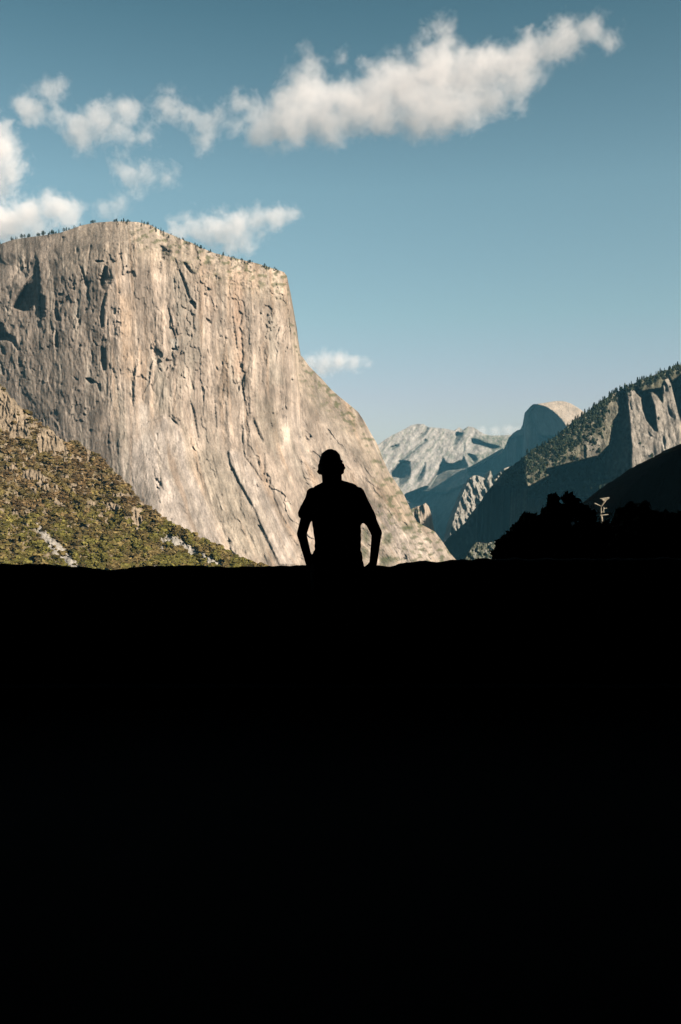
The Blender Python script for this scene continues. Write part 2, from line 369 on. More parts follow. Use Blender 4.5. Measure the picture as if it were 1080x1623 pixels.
for q, cc_, w_, sf in (([(268, 440), (290, 425), (312, 470), (318, 560), (300, 600), (285, 560)], (.29, .25, .205), .65, 4), ([(318, 640), (340, 700), (372, 760), (350, 800), (325, 740)], (.30, .25, .20), .6, 5),
        ([(272, 538), (280, 536), (283, 556), (274, 556)], (.55, .49, .42), .9, 1), ([(195, 470), (210, 465), (214, 610), (198, 600)], (.46, .33, .23), .6, 4), ([(365, 430), (384, 430), (390, 600), (372, 600)], (.46, .32, .23), .65, 4),
        ([(240, 560), (262, 570), (268, 650), (246, 660)], (.50, .43, .35), .6, 5), ([(222, 640), (236, 640), (240, 720), (228, 720)], (.53, .46, .40), .7, 3), ([(310, 410), (345, 420), (350, 500), (318, 500)], (.44, .33, .25), .5, 6),
        ([(388, 470), (405, 465), (412, 540), (395, 560)], (.27, .225, .185), .55, 5), ([(425, 500), (440, 500), (446, 610), (430, 610)], (.52, .45, .37), .6, 4), ([(182, 620), (200, 620), (206, 760), (190, 770)], (.33, .285, .235), .6, 5),
        ([(400, 620), (440, 640), (452, 700), (425, 720), (404, 680)], (.33, .275, .215), .55, 6), ([(210, 352), (262, 372), (258, 400), (215, 385)], (.27, .225, .18), .5, 6), ([(84, 380), (150, 360), (200, 372), (190, 420), (120, 410)], (.31, .25, .2), .6, 8),
        ([(500, 640), (530, 650), (560, 740), (530, 760)], (.48, .40, .33), .5, 6), ([(480, 575), (520, 620), (530, 660), (495, 650)], (.29, .24, .19), .6, 6), ([(285, 660), (302, 690), (318, 760), (300, 740)], (.36, .29, .22), .5, 3)):
    C = mix(C, np.array(cc_), ras.soft([(a_ + 3 * math.sin(b_), b_) for a_, b_ in q], sf) * w_ * (1 + .5 * fbm(U / 10, V / 16, 3, 97)).clip(0, 1.3))
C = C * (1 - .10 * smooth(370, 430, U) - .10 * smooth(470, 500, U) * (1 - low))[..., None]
C = C * (1 + .20 * fbm(U / 12, V / 18, 4, 77) + .16 * fbm(U / 45, V / 60, 3, 78))[..., None]
gr = smooth(.15, .45, fbm(U / 12, V / 7, 3, 79)) * (topz * smooth(190, 230, U) + low * .8); C = mix(C, np.array([.10, .105, .05]), np.clip(gr, 0, 1) * .75)
for pl in (T5([(700,1050),(770,1050),(760,1100),(710,1080)]), T5([(590,1090),(640,1120),(630,1180),(590,1150)]), T5([(560,1240),(640,1230),(670,1270),(590,1290)]), T5([(790,1020),(850,1040),(820,1060)]),
           T5([(470,1060),(500,1080),(500,1160),(470,1150)]), T5([(460,1180),(500,1190),(490,1260),(460,1250)])):
    C = mix(C, np.array([.07, .08, .035]), ras.soft(pl, 3) * .8)
C = np.clip(C, .03, .8)
us = np.unique(np.concatenate([np.arange(-120, 765, 1.1), np.arange(452, 480, .3)]))
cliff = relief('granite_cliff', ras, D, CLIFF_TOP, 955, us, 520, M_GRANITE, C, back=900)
tag(cliff, 'huge tan granite cliff with sheer face rising over the valley', kind='structure')
CL_R, CL_D = ras, D

# pinnacle behind the foot of the cliff
ras = Raster(640, 700, 785, 900, 1.0); U, V = ras.U, ras.V
D = 4650 + np.abs(U - 674) * 3.5 * (U > 674) * 3 + (674 - U) * 1.0 + 12 * fbm(U / 6, V / 22, 4, 3) + (840 - V) * 1.6
C = np.ones(U.shape + (3,)) * np.array([.44, .35, .27]); C = mix(C, np.array([.14, .14, .09]), smooth(0, .4, fbm(U / 9, V / 7, 3, 5)) * (1 - smooth(664, 670, U)))
o = relief('rock_pinnacle', ras, D, [(640, 812), (650, 808), (660, 803), (668, 801), (675, 797), (680, 803), (684, 815), (687, 832), (691, 846), (700, 880)], 900, np.arange(642, 700, .8), 70, M_GRANITE, C, back=160)
tag(o, 'small pale rock pinnacle behind the foot of the cliff', kind='structure')

# ------------------------------------------------------------------ far high range
ras = Raster(560, 880, 665, 900, 1.0); U, V = ras.U, ras.V
m = 13500 / F
FAR_TOP = [(560, 722), (599, 705), (610, 697), (623, 689), (634, 684), (645, 678), (652, 674), (661, 672), (672, 672), (676, 675), (680, 677), (692, 678), (702, 679), (710, 680), (721, 683),
           (725, 679), (728, 677), (731, 679), (735, 682), (739, 678), (743, 675.5), (748, 676.5), (752, 678), (757, 681), (761, 684), (768, 688), (779, 690.5), (797, 690), (813, 689), (830, 690), (880, 694)]
darkp = [T6(p) for p in (
    [(185,525),(215,500),(275,500),(275,620),(240,655),(185,680),(180,625),(135,625),(135,580)],
    [(375,505),(388,520),(375,600),(345,645),(312,648),(320,610),(350,560)],
    [(500,455),(480,560),(440,620),(400,680),(330,705),(235,745),(260,800),(380,800),(440,860),(445,960),(520,1090),(590,1012),(575,960),(600,860),(640,770),(660,700),(695,650),(530,728),(535,690),(600,620),(640,570),(690,562),(690,530),(650,450),(640,490),(570,527),(530,510)],
    [(690,560),(740,548),(800,520),(900,455),(980,395),(1100,380),(1100,800),(980,700),(900,660),(865,640),(845,565),(830,630),(740,600),(700,610)],
    [(380,340),(400,350),(330,410),(270,460),(200,510),(170,520),(240,455),(310,400)], [(130,400),(200,375),(190,395),(140,425)],
    [(600,290),(625,300),(660,290),(640,330),(600,385),(570,385),(585,340)], [(395,255),(410,265),(385,310),(330,330),(300,345),(370,290)],
    [(760,380),(800,370),(870,385),(930,400),(870,420),(830,400)], [(660,440),(740,460),(760,490),(730,520),(700,470)],
    [(650,375),(668,370),(660,440),(650,430)], [(705,340),(770,350),(850,395),(800,385),(720,375)])]
DK = np.zeros(U.shape)
for p in darkp: DK = np.maximum(DK, ras.soft(p, 0.8))
warpn = fbm(U / 10, V / 10, 4, 101)
DK = np.clip(DK, 0, 1)
g1 = fbm((U * .8 + V * .6) / 7, (V * .8 - U * .6) / 26, 4, 103)
p_ = (-.5 * DK + .3) + .6 * g1
q_ = -(.75 + .5 * warpn)
Dp = ras.poisson(p_ * m, q_ * m)
D = 13500 + Dp - Dp.mean() + ras.blur(ras.leftface(DK > .5, 1.35 * m), 1.1)
FAR_D, FAR_R = D, ras
C = np.ones(U.shape + (3,)) * np.array([.385, .345, .31])
C = C * (1 + .32 * g1 + .2 * fbm(U / 5, V / 4, 4, 107))[..., None]
veg = ras.soft(T6([(700,340),(800,310),(1010,330),(980,400),(870,440),(760,540),(700,540),(660,440),(740,450),(860,430),(770,385)]), 2)
C = mix(C, np.array([.10, .12, .08]), np.clip(veg * (.55 + .6 * fbm(U / 4, V / 3, 3, 109)), 0, 1))
veg = smooth(.15, .5, fbm((U * .8 + V * .6) / 4, (V * .8 - U * .6) / 12, 3, 111)); C = mix(C, np.array([.17, .18, .13]), veg * .6)
C = mix(C, np.array([.24, .25, .21]), DK * .5)  # tone of the shaded patches painted into the rock colour
C = mix(C, np.array([.12, .13, .09]), smooth(800, 840, V) * .5)
C = np.clip(C, .04, .75)
o = relief('far_mountain', ras, D, FAR_TOP, 895, np.arange(562, 879, .9), 250, M_FARROCK, C, back=2500)
tag(o, 'pale bare granite mountain range far up the valley', kind='structure')

# half dome shaped peak: sheer face turned to the left, rounded sunlit back
ras = Raster(735, 950, 628, 860, 1.0); U, V = ras.U, ras.V
m = 11500 / F
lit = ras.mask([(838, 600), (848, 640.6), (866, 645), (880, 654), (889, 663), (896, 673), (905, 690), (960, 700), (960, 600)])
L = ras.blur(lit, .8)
p_ = -.6 * (1 - L) + 0.25 * L + .3 * fbm(U / 6, V / 20, 4, 201) * (1 - .6 * L)
q_ = -(.12 * (1 - L) * (1 - smooth(680, 720, V)) + .8 * smooth(680, 720, V) * (1 - L) + 1.5 * L)
Dp = ras.poisson(p_ * m, q_ * m); D = 11500 + Dp - Dp.mean() + ras.blur(ras.leftface(~lit, 1.7 * m), .7)
C = np.ones(U.shape + (3,)) * np.array([.27, .24, .21]); C = mix(C, np.array([.46, .37, .29]), L)  # light painted in: sunlit back gets a paler colour than the shaded face
C = C * (1 + .14 * fbm(U / 4, V / 14, 3, 205))[..., None]
C = mix(C, np.array([.07, .09, .06]), smooth(690, 720, V + 8 * fbm(U / 8, V / 8, 3, 207)) * .85)
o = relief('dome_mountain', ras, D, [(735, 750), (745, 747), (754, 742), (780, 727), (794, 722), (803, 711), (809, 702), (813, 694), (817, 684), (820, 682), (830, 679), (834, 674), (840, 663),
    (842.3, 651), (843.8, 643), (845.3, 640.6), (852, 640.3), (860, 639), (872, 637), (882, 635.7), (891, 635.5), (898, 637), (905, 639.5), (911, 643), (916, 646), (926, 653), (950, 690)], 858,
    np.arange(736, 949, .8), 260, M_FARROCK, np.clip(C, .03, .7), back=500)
tag(o, 'rounded granite dome with one sheer face on the skyline', kind='structure')

# ------------------------------------------------------------------ wooded ridge with rock spires on the right
ras = Raster(690, 1200, 560, 960, 1.0); U, V = ras.U, ras.V
m = 4100 / F
RIDGE_TOP = [(690, 880), (700, 867), (707, 861), (714, 852), (732, 836), (750, 820), (754, 810), (765, 796), (776, 784), (783, 772), (790, 763), (797, 757), (801, 751), (808, 741), (816, 738), (825, 730), (833, 725),
    (836, 720), (850, 713), (863, 706), (877, 696), (891, 686), (900, 677), (919, 662), (935, 651), (950, 640), (963, 630), (975, 623), (986, 617), (1002, 609), (1024, 600), (1047, 590), (1080, 579), (1100, 580), (1140, 615), (1200, 700)]
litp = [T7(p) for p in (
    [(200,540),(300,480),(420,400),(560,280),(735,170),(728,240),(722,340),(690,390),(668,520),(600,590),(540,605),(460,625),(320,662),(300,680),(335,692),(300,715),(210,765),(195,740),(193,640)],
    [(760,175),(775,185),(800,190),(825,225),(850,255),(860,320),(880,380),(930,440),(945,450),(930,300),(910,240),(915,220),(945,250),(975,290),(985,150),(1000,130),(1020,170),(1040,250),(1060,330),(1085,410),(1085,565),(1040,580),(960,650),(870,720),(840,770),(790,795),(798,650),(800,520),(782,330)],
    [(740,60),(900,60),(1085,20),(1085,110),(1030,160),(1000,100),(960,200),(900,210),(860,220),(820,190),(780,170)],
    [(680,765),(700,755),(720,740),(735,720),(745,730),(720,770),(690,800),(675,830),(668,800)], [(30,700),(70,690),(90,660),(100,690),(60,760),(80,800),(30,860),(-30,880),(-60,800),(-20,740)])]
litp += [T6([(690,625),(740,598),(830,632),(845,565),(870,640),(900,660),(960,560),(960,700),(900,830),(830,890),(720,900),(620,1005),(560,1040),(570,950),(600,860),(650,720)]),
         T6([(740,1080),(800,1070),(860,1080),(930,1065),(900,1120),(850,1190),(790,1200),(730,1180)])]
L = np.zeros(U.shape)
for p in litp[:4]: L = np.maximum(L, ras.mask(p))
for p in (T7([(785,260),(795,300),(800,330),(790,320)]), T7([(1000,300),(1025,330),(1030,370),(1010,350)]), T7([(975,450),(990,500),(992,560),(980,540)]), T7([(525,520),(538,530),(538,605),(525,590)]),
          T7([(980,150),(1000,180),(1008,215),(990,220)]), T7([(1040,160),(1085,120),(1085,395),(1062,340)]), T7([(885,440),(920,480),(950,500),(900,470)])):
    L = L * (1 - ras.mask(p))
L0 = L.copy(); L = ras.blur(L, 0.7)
spire = ras.soft([(965, 600), (1010, 605), (1110, 580), (1110, 740), (1000, 800), (960, 790)], 4)
lowl = smooth(735, 760, V) * (1 - smooth(800, 830, U))
rough = fbm(U / 8, V / 16, 4, 303)
p_ = -.5 + .7 * L + .5 * rough + (.8 * fbm((U - .2 * V) / 4.5, V / 22, 3, 305) + .9 * cells((U - .15 * V) / 9, V / 26, 306)[0]) * spire
q_ = -(.85 * (1 - spire) + .22 * spire + .35 * fbm(U / 7, V / 7, 3, 307))
Dp = ras.poisson(p_ * m, q_ * m); LF = L0 * (1 - ras.mask(litp[5])) * (1 - ras.mask(litp[4]))
D = 4200 + Dp - Dp[150, 250] + ras.blur(ras.leftface((LF < .5) & (U < 1110), 1.5 * m), .6)
RG_R, RG_D = ras, D
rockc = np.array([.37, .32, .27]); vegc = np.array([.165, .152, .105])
C = np.ones(U.shape + (3,)) * np.array([.013, .017, .010]); C = mix(C, np.array([.06, .062, .052]), smooth(.1, .55, fbm((U - .3 * V) / 8, V / 20, 4, 319)) * .8); C = mix(C, vegc, L)   # shade painted into the colour: unlit side near black, sunlit patches lighter
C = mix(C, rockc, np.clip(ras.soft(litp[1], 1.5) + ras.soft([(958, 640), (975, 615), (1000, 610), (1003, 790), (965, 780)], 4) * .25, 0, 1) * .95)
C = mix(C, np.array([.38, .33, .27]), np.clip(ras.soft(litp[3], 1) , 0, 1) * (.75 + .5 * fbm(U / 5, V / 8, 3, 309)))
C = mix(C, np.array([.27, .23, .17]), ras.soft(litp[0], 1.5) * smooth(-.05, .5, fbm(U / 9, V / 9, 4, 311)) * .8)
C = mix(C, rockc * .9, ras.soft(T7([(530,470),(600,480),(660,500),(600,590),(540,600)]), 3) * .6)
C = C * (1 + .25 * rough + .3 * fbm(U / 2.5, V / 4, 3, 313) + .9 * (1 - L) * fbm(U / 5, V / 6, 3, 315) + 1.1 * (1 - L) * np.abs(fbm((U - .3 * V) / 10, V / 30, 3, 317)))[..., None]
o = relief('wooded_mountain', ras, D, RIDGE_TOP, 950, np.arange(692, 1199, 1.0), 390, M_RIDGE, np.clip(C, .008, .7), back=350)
tag(o, 'wooded mountainside with pale rock spires, half in shade', kind='structure')

# sunlit rocky spur in the middle distance
ras = Raster(700, 850, 730, 930, 1.0); U, V = ras.U, ras.V
m = 7000 / F
D = 7000 + (U - 760) * .5 * m - (V - 800) * .8 * m + 26 * terrace(fbm((U - .35 * V) / 8, (V + .3 * U) / 30, 3, 361), 4) * 2 + 14 * fbm(U / 4, V / 7, 3, 363)
C = np.ones(U.shape + (3,)) * np.array([.40, .36, .31]); C = mix(C, np.array([.09, .10, .06]), np.clip(smooth(.05, .4, fbm((U + .2 * V) / 5, V / 6, 3, 365)) * (.45 + smooth(765, 790, U)), 0, 1))
C = C * (1 + .3 * fbm((U - .35 * V) / 3, V / 16, 3, 367))[..., None]
o = relief('rocky_spur', ras, D, [(702, 862), (712, 852), (716, 836), (719, 822), (724, 808), (729, 795), (735, 780), (740, 768), (745, 758), (750, 754), (756, 753), (764, 756), (771, 759), (775, 756), (776.5, 748), (778, 745), (780, 752), (783, 761), (788, 758), (792, 750), (797, 744), (803, 741), (812, 738), (849, 735)], 925, np.arange(703, 848, .9), 180, M_FARROCK, np.clip(C, .03, .7), back=400)
tag(o, 'pale rocky spur in sunlight between the shaded slopes', kind='structure')

# sunlit wooded knoll low in the valley
ras = Raster(735, 840, 840, 940, 1.0); U, V = ras.U, ras.V
D = 3300 + (U - 770) * .8 - (V - 870) * 2.5 + 16 * fbm(U / 9, V / 9, 4, 351) + 8 * fbm(U / 3, V / 3, 3, 353)
C = np.ones(U.shape + (3,)) * np.array([.16, .16, .11]); C = mix(C, np.array([.36, .33, .28]), smooth(0, .5, fbm(U / 6, V / 6, 3, 355)) * .8); C = mix(C, np.array([.03, .04, .025]), smooth(.1, .4, fbm(U / 5, V / 5, 3, 357)))
o = relief('wooded_knoll', ras, D, [(736, 890), (748, 868), (756, 859), (770, 861), (785, 858), (800, 857), (815, 866), (839, 890)], 935, np.arange(737, 838, 1.0), 70, M_RIDGE, np.clip(C, .02, .5), back=150)
tag(o, 'small sunlit wooded knoll low in the valley', kind='structure')

# dark nearer hill at the right edge, wholly in shade
ras = Raster(850, 1800, 520, 960, 1.5); U, V = ras.U, ras.V
m = 650 / F
Dp = ras.poisson((-2.2 + 1.9 * smooth(1090, 1200, U) + .7 * fbm(U / 12, V / 12, 4, 401)) * m, -(.7 + .6 * fbm(U / 9, V / 9, 4, 403)) * m); D = np.clip(640 + Dp - Dp[180, 120], 380, 1500)
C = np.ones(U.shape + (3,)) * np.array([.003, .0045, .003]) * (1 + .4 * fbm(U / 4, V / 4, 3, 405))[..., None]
HTOP = [(850, 850), (900, 838), (940, 822), (965, 808), (978, 797), (988, 786), (996, 777), (1005, 768), (1015, 758), (1030, 748), (1045, 737), (1060, 728), (1072, 720), (1085, 713), (1150, 680), (1300, 640), (1800, 545)]
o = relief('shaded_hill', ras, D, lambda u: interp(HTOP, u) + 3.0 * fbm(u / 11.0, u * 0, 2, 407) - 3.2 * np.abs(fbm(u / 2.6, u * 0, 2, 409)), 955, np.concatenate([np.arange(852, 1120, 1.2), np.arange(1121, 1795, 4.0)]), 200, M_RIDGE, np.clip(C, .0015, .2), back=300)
tag(o, 'dark wooded hill at the edge of the valley, in full shade', kind='structure')

# ------------------------------------------------------------------ scrub slope on the left
ras = Raster(-140, 470, 560, 990, 1.0); U, V = ras.U, ras.V
SLOPE_TOP = [(-140, 520), (-40, 585), (0, 609), (14, 627), (31, 644), (48, 655), (60, 671), (77, 678), (96, 695), (106, 706), (111, 702), (116, 697), (126, 700), (137, 712), (156, 720), (173, 740),
    (188, 754), (200, 764), (212, 780), (226, 797), (241, 809), (255, 819), (272, 829), (298, 842), (329, 858), (355, 871), (365, 878), (396, 891), (420, 899), (470, 925)]
m = 1700 / F
rim = interp(SLOPE_TOP, U)
D = 1500 + (V * -2.3 + 900 * 2.3) * m + (U - 100) * .45 * m
D = D + 26 * fbm((U + V * .5) / 45, (V - U * .5) / 60, 4, 501) + 4 * fbm(U / 8, V / 8, 3, 503)
outc = [T3(p) for p in ([(0,60),(60,110),(130,180),(250,290),(240,330),(200,330),(190,400),(100,400),(30,380),(0,330),(-200,200),(-200,0)], [(250,330),(330,330),(400,380),(465,500),(440,510),(340,480),(250,480),(235,400)],
    [(150,600),(230,600),(320,660),(330,735),(280,730),(230,690),(150,660)], [(890,840),(935,850),(945,1000),(895,1005),(860,930),(860,870)], [(640,880),(700,900),(690,945),(640,910)], [(700,810),(800,830),(790,880),(700,860)],
    [(560,470),(620,480),(590,560),(565,530)], [(470,700),(520,690),(500,740),(470,730)], [(60,560),(150,560),(120,600),(60,600)])]
scree = [T3(p) for p in ([(210,935),(280,970),(330,1040),(390,1080),(470,1160),(530,1240),(520,1260),(440,1240),(380,1180),(330,1130),(290,1090),(260,1030),(230,990)], [(840,1150),(860,1240),(820,1260),(825,1180)], [(990,1210),(1080,1250),(1080,1280),(990,1250)], [(1040,1080),(1080,1110),(1080,1140),(1040,1110)])]
scree += [T4([(150,950),(240,970),(330,1030),(450,1090),(560,1150),(470,1150),(330,1090),(250,1040),(160,1000)]), T4([(80,930),(140,960),(180,1030),(140,1020)])]
O = .9 * smooth(.30, .48, fbm(U / 16, V / 12, 4, 513)) * (1 - smooth(800, 880, V) * .6); S = np.zeros(U.shape)
for p in outc: O = np.maximum(O, ras.soft(p, 1.5))
for p in scree: S = np.maximum(S, ras.soft(p, 1.5))
D = D + O * (-10 + 9 * np.abs(fbm(U / 7, V / 25, 3, 505)) + 5 * fbm(U / 4, V / 9, 3, 506))
for p in (T3([(105,280),(120,300),(118,400),(100,400)]), T3([(225,390),(250,390),(255,460),(235,460)]), T3([(270,400),(285,410),(290,460),(275,455)]), T3([(40,290),(60,280),(50,350),(35,350)]), T3([(80,200),(95,200),(105,280),(90,270)]),
          T3([(460,390),(480,375),(500,400),(560,395),(575,430),(575,500),(540,520),(500,470),(460,440)]), T3([(250,640),(262,650),(268,700),(255,690)])):
    D = D + ras.blur(ras.leftface(ras.mask(p), 1.3 * m), .5)
C = np.ones(U.shape + (3,)) * np.array([.20, .155, .085])
C = mix(C, np.array([.34, .26, .18]), np.clip(O * 1.1, 0, 1)); C = mix(C, np.array([.40, .36, .31]), S)
C = mix(C, np.array([.26, .20, .14]), smooth(.15, .5, fbm(U / 11, V / 8, 3, 507)) * .6 * (1 - O) * (1 - S))
C = C * (1 + .3 * fbm(U / 5, V / 5, 4, 509))[..., None]
o = relief('scrub_slope', ras, D, lambda u: interp(SLOPE_TOP, u) + (1.0 + 3.0 * (1 - smooth(105, 135, u))) * fbm(u / 6.0, u * 0, 4, 511), 985, np.arange(-138, 469, 1.0), 400, M_SLOPE, np.clip(C, .02, .7), back=60)
tag(o, 'sunlit scrub covered slope below the cliff', kind='structure')
SL_R, SL_D, SL_C = ras, D, np.clip(O + S, 0, 1)

def ico(sub):
    import bmesh
    b = bmesh.new(); bmesh.ops.create_icosphere(b, subdivisions=sub, radius=1.0)
    v = np.array([x.co[:] for x in b.verts]); f = np.array([[y.index for y in x.verts] for x in b.faces]); b.free(); return v, f

# shrubs that carpet the slope: nobody could count them
def carpet(name, ras, Dr, top, keep, N, vmax, smin, smax, colfun, label, mat, urange, vrow=None, tall=1.0, seed=1):
    g = np.random.default_rng(seed); iv, jf = ico(2)
    vs, fs, cs = [], [], []; n = 0
    us = g.uniform(urange[0], urange[1], N * 3); vt = interp(top, us)
    vv = vt + (vmax - vt) * g.uniform(0, 1, N * 3) if vrow is None else g.uniform(vrow[0], vrow[1], N * 3)
    ok = vv > vt + .5
    us, vv = us[ok], vv[ok]
    kp = keep(us, vv) > g.uniform(0, 1, len(us)); us, vv = us[kp][:N], vv[kp][:N]
    dd = ras.sample(Dr, us, vv); M = len(us)
    size = smin + (smax - smin) * g.uniform(0, 1, M) ** 2.0
    P = np.stack([(us - CU) / F * dd, dd, CZ + (CV - vv) / F * dd], -1)
    jit = 1 + .27 * g.normal(size=(M, len(iv))).clip(-1.6, 1.6)
    sc = np.stack([size * g.uniform(.8, 1.3, M), size, size * g.uniform(.6, 1.0, M) * tall], -1)
    W = iv[None] * jit[..., None] * sc[:, None, :]; W[..., 2] += (size * .45 * tall)[:, None]
    W = W + P[:, None, :]
    Fc = jf[None] + (np.arange(M) * len(iv))[:, None, None]
    base = colfun(us, vv, g)
    cc = base[:, None, :] * (1 + .35 * g.normal(size=(M, len(iv), 1))).clip(.35, 2.0)
    o = mesh_obj(name, W.reshape(-1, 3), Fc.reshape(-1, 3), mat, None, (cc.reshape(-1, 3) * .72).clip(.006, .6), False)
    tag(o, label, 'shrubs', kind='stuff'); return o

def shrubcol(us, vv, g):
    t = smooth(-.2, .3, fbm(us / 28, vv / 22, 3, 521))[:, None] + .25 * g.normal(size=(len(us), 1)); t = t.clip(0, 1)
    a = np.array([.148, .128, .034]); b = np.array([.16, .105, .05])
    upper = (1 - smooth(760, 850, vv))[:, None] * .6
    t = np.clip(t * .7 + upper, 0, 1)
    c = a * (1 - t) + b * t
    return c * g.uniform(.45, 1.3, (len(us), 1)) * (1 + .5 * fbm(us / 20, vv / 14, 3, 523))[:, None]
carpet('shrub_cover', SL_R, SL_D, SLOPE_TOP, lambda u, v: .97 - .93 * SL_R.sample(SL_C, u, v), 11500, 960, 1.7, 5.4, shrubcol, 'olive green and brown shrubs carpeting the lower slope', M_SHRUB, (-60, 430), tall=.9, seed=3)
#@@PART2
# ------------------------------------------------------------------ valley floor and viewpoint ground, one sheet to the horizon
def gz(x, y):
    z = -(smooth(9.5, 60, y) * 22 + smooth(40, 900, y) * 390)
    return z + fbm(x / 9, y / 9, 3, 601) * .5 * smooth(10, 30, y) * (y < 3000)
gy = np.concatenate([np.arange(-30, 40, .7), np.geomspace(40, 1500, 70), np.geomspace(1600, 30000, 40)]); gy = np.concatenate([-np.geomspace(30000, 31, 30), gy])
gx = np.concatenate([-np.geomspace(30000, 16, 50), np.arange(-15, 15.1, .6), np.geomspace(16, 30000, 50)])
GX, GY = np.meshgrid(gx, gy); GZ = gz(GX, GY)
idx = np.arange(GX.size).reshape(GX.shape)
f = np.stack([idx[:-1, :-1], idx[:-1, 1:], idx[1:, 1:], idx[1:, :-1]], -1).reshape(-1, 4)
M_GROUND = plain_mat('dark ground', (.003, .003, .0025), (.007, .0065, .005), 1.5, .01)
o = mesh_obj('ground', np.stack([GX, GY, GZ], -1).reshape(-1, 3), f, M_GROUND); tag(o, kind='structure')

# pavement with a low kerb before the wall
def boxes(name, specs, mat, parent=None, bev=.02, jit=0.0, seed=0):
    import bmesh
    b = bmesh.new(); rr = random.Random(seed)
    for (cx, cy_, cz, sx, sy, sz, rz) in specs:
        r = bmesh.ops.create_cube(b, size=1.0); vs = r['verts']
        es = list({e for v in vs for e in v.link_edges})
        for v in vs: v.co = Vector((v.co.x * sx, v.co.y * sy, v.co.z * sz))
        r2 = bmesh.ops.bevel(b, geom=es, offset=bev, segments=2, affect='EDGES', profile=.6)
        nv = {v for f_ in r2['faces'] for v in f_.verts} | {v for v in vs if v.is_valid}
        for v in nv:
            c, s_ = math.cos(rz), math.sin(rz)
            x, y = v.co.x, v.co.y
            v.co = Vector((cx + c * x - s_ * y + rr.uniform(-jit, jit), cy_ + s_ * x + c * y + rr.uniform(-jit, jit), cz + v.co.z + rr.uniform(-jit, jit)))
    me = bpy.data.meshes.new(name); b.to_mesh(me); b.free(); me.materials.append(mat)
    o = bpy.data.objects.new(name, me); COL.objects.link(o)
    if parent: o.parent = parent
    return o
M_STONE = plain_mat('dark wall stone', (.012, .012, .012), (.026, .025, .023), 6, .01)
M_KERB = plain_mat('kerb concrete', (.020, .022, .022), (.035, .037, .036), 9, .004)
rr = random.Random(5)
sp = []
x = -12.0
while x < 12.0:
    l = rr.uniform(.9, 1.4); sp.append((x + l / 2, 6.78, .055, l - .012, .16, .13, 0)); x += l
tag(boxes('kerb', sp, M_KERB, bev=.015), kind='structure')

# low stone parapet: coping line follows the photographed edge
WY = 7.55
WALLTOP = [(-700, 889), (0, 894), (60, 895), (100, 898), (150, 901), (180, 904), (196, 903), (205, 900), (230, 898), (300, 897), (380, 899), (420, 898), (470, 896.5), (560, 897), (625, 898), (634, 894), (645, 891), (700, 890), (720, 888), (745, 887), (790, 886), (900, 886), (1080, 885), (1800, 884)]
wall = bpy.data.objects.new('parapet_wall', None); COL.objects.link(wall); wall.location = (0, WY, 0)
tag(wall, 'low black stone parapet running across behind the standing person', 'wall')
def wtop(x): return CZ + (CV - interp(WALLTOP, CU + x / WY * F)) / F * WY
x = -9.0; sp = []
while x < 9.0:
    l = rr.uniform(.45, .95); zt = float(np.mean([wtop(x + l * k / 4) for k in range(5)]))
    sp.append((x + l / 2, .20, 0, l - .008, .42, .16, zt)); x += l
xs_ = np.arange(-9, 9.01, .02); zt = wtop(xs_) + .008 * fbm(xs_ / .11, xs_ * 0, 4, 611); prof = [(-.02, -.16), (-.02, -.03), (.01, -.006), (.05, 0), (.28, -.022), (.34, -.032), (.37, -.05), (.37, -.16)]
vv = []
for dy, dz in prof: vv.append(np.stack([xs_, WY + dy + .012 * fbm(xs_ / .2, xs_ * 0 + dy * 9, 3, 613), zt + dz + .004 * fbm(xs_ / .07, xs_ * 0 + dy * 30, 3, 615)], -1))
n = len(xs_); K = len(prof); vv = np.concatenate(vv); f = []
for k in range(K):
    k2 = (k + 1) % K; a = np.arange(n - 1)
    f.append(np.stack([k * n + a, k * n + a + 1, k2 * n + a + 1, k2 * n + a], -1))
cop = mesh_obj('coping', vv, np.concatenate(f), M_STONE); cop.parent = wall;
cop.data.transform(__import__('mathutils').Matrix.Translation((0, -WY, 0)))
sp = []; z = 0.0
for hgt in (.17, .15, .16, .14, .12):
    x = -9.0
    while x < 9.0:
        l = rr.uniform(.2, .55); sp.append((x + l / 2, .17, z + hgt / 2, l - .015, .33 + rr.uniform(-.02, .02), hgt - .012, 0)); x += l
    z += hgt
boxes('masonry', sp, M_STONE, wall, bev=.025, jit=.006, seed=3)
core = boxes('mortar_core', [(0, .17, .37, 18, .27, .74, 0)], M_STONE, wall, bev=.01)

# unseen arch added over the camera: it keeps the viewpoint in deep shade
rows = []
A = np.linspace(0, math.pi, 61); na = len(A)
def arch(w, h, y, push=0.0, amp=.35, k=0):
    x = w * np.cos(A); z = h * np.sin(A) ** .75 - 1.0
    x = x + amp * fbm(A * 4, A * 0 + y * .3, 3, 621 + k) * np.sin(A); z = z + amp * fbm(A * 4, A * 0 + y * .3 + 9, 3, 631 + k) * np.sin(A)
    return np.stack([x, y + push * smooth(5.0, 9.5, x), z], -1)
rows.append(arch(.05, .05, -16, amp=0)); 
for y in (-16, -12, -8, -4, 0, 3, 5, 7, 8.4, 9.2): rows.append(arch(5.8, 8.2, y))
for w, h, y, pu, am in ((6.3, 8.8, 9.7, 2, .4), (8, 10.5, 9.6, 6, .6), (12, 14, 9, 7, 1), (22, 22, 4, 6, 2), (45, 40, -15, 5, 4), (80, 66, -60, 0, 7), (120, 80, -140, 0, 9), (150, 5, -260, 0, 1)):
    rows.append(arch(w, h, y, pu, am, 3))
idx = np.arange(len(rows) * na).reshape(len(rows), na)
f = np.stack([idx[:-1, :-1], idx[:-1, 1:], idx[1:, 1:], idx[1:, :-1]], -1).reshape(-1, 4)
M_SHADE_ARCH = plain_mat('dark rock', (.015, .015, .014), (.03, .029, .026), .8, .05)
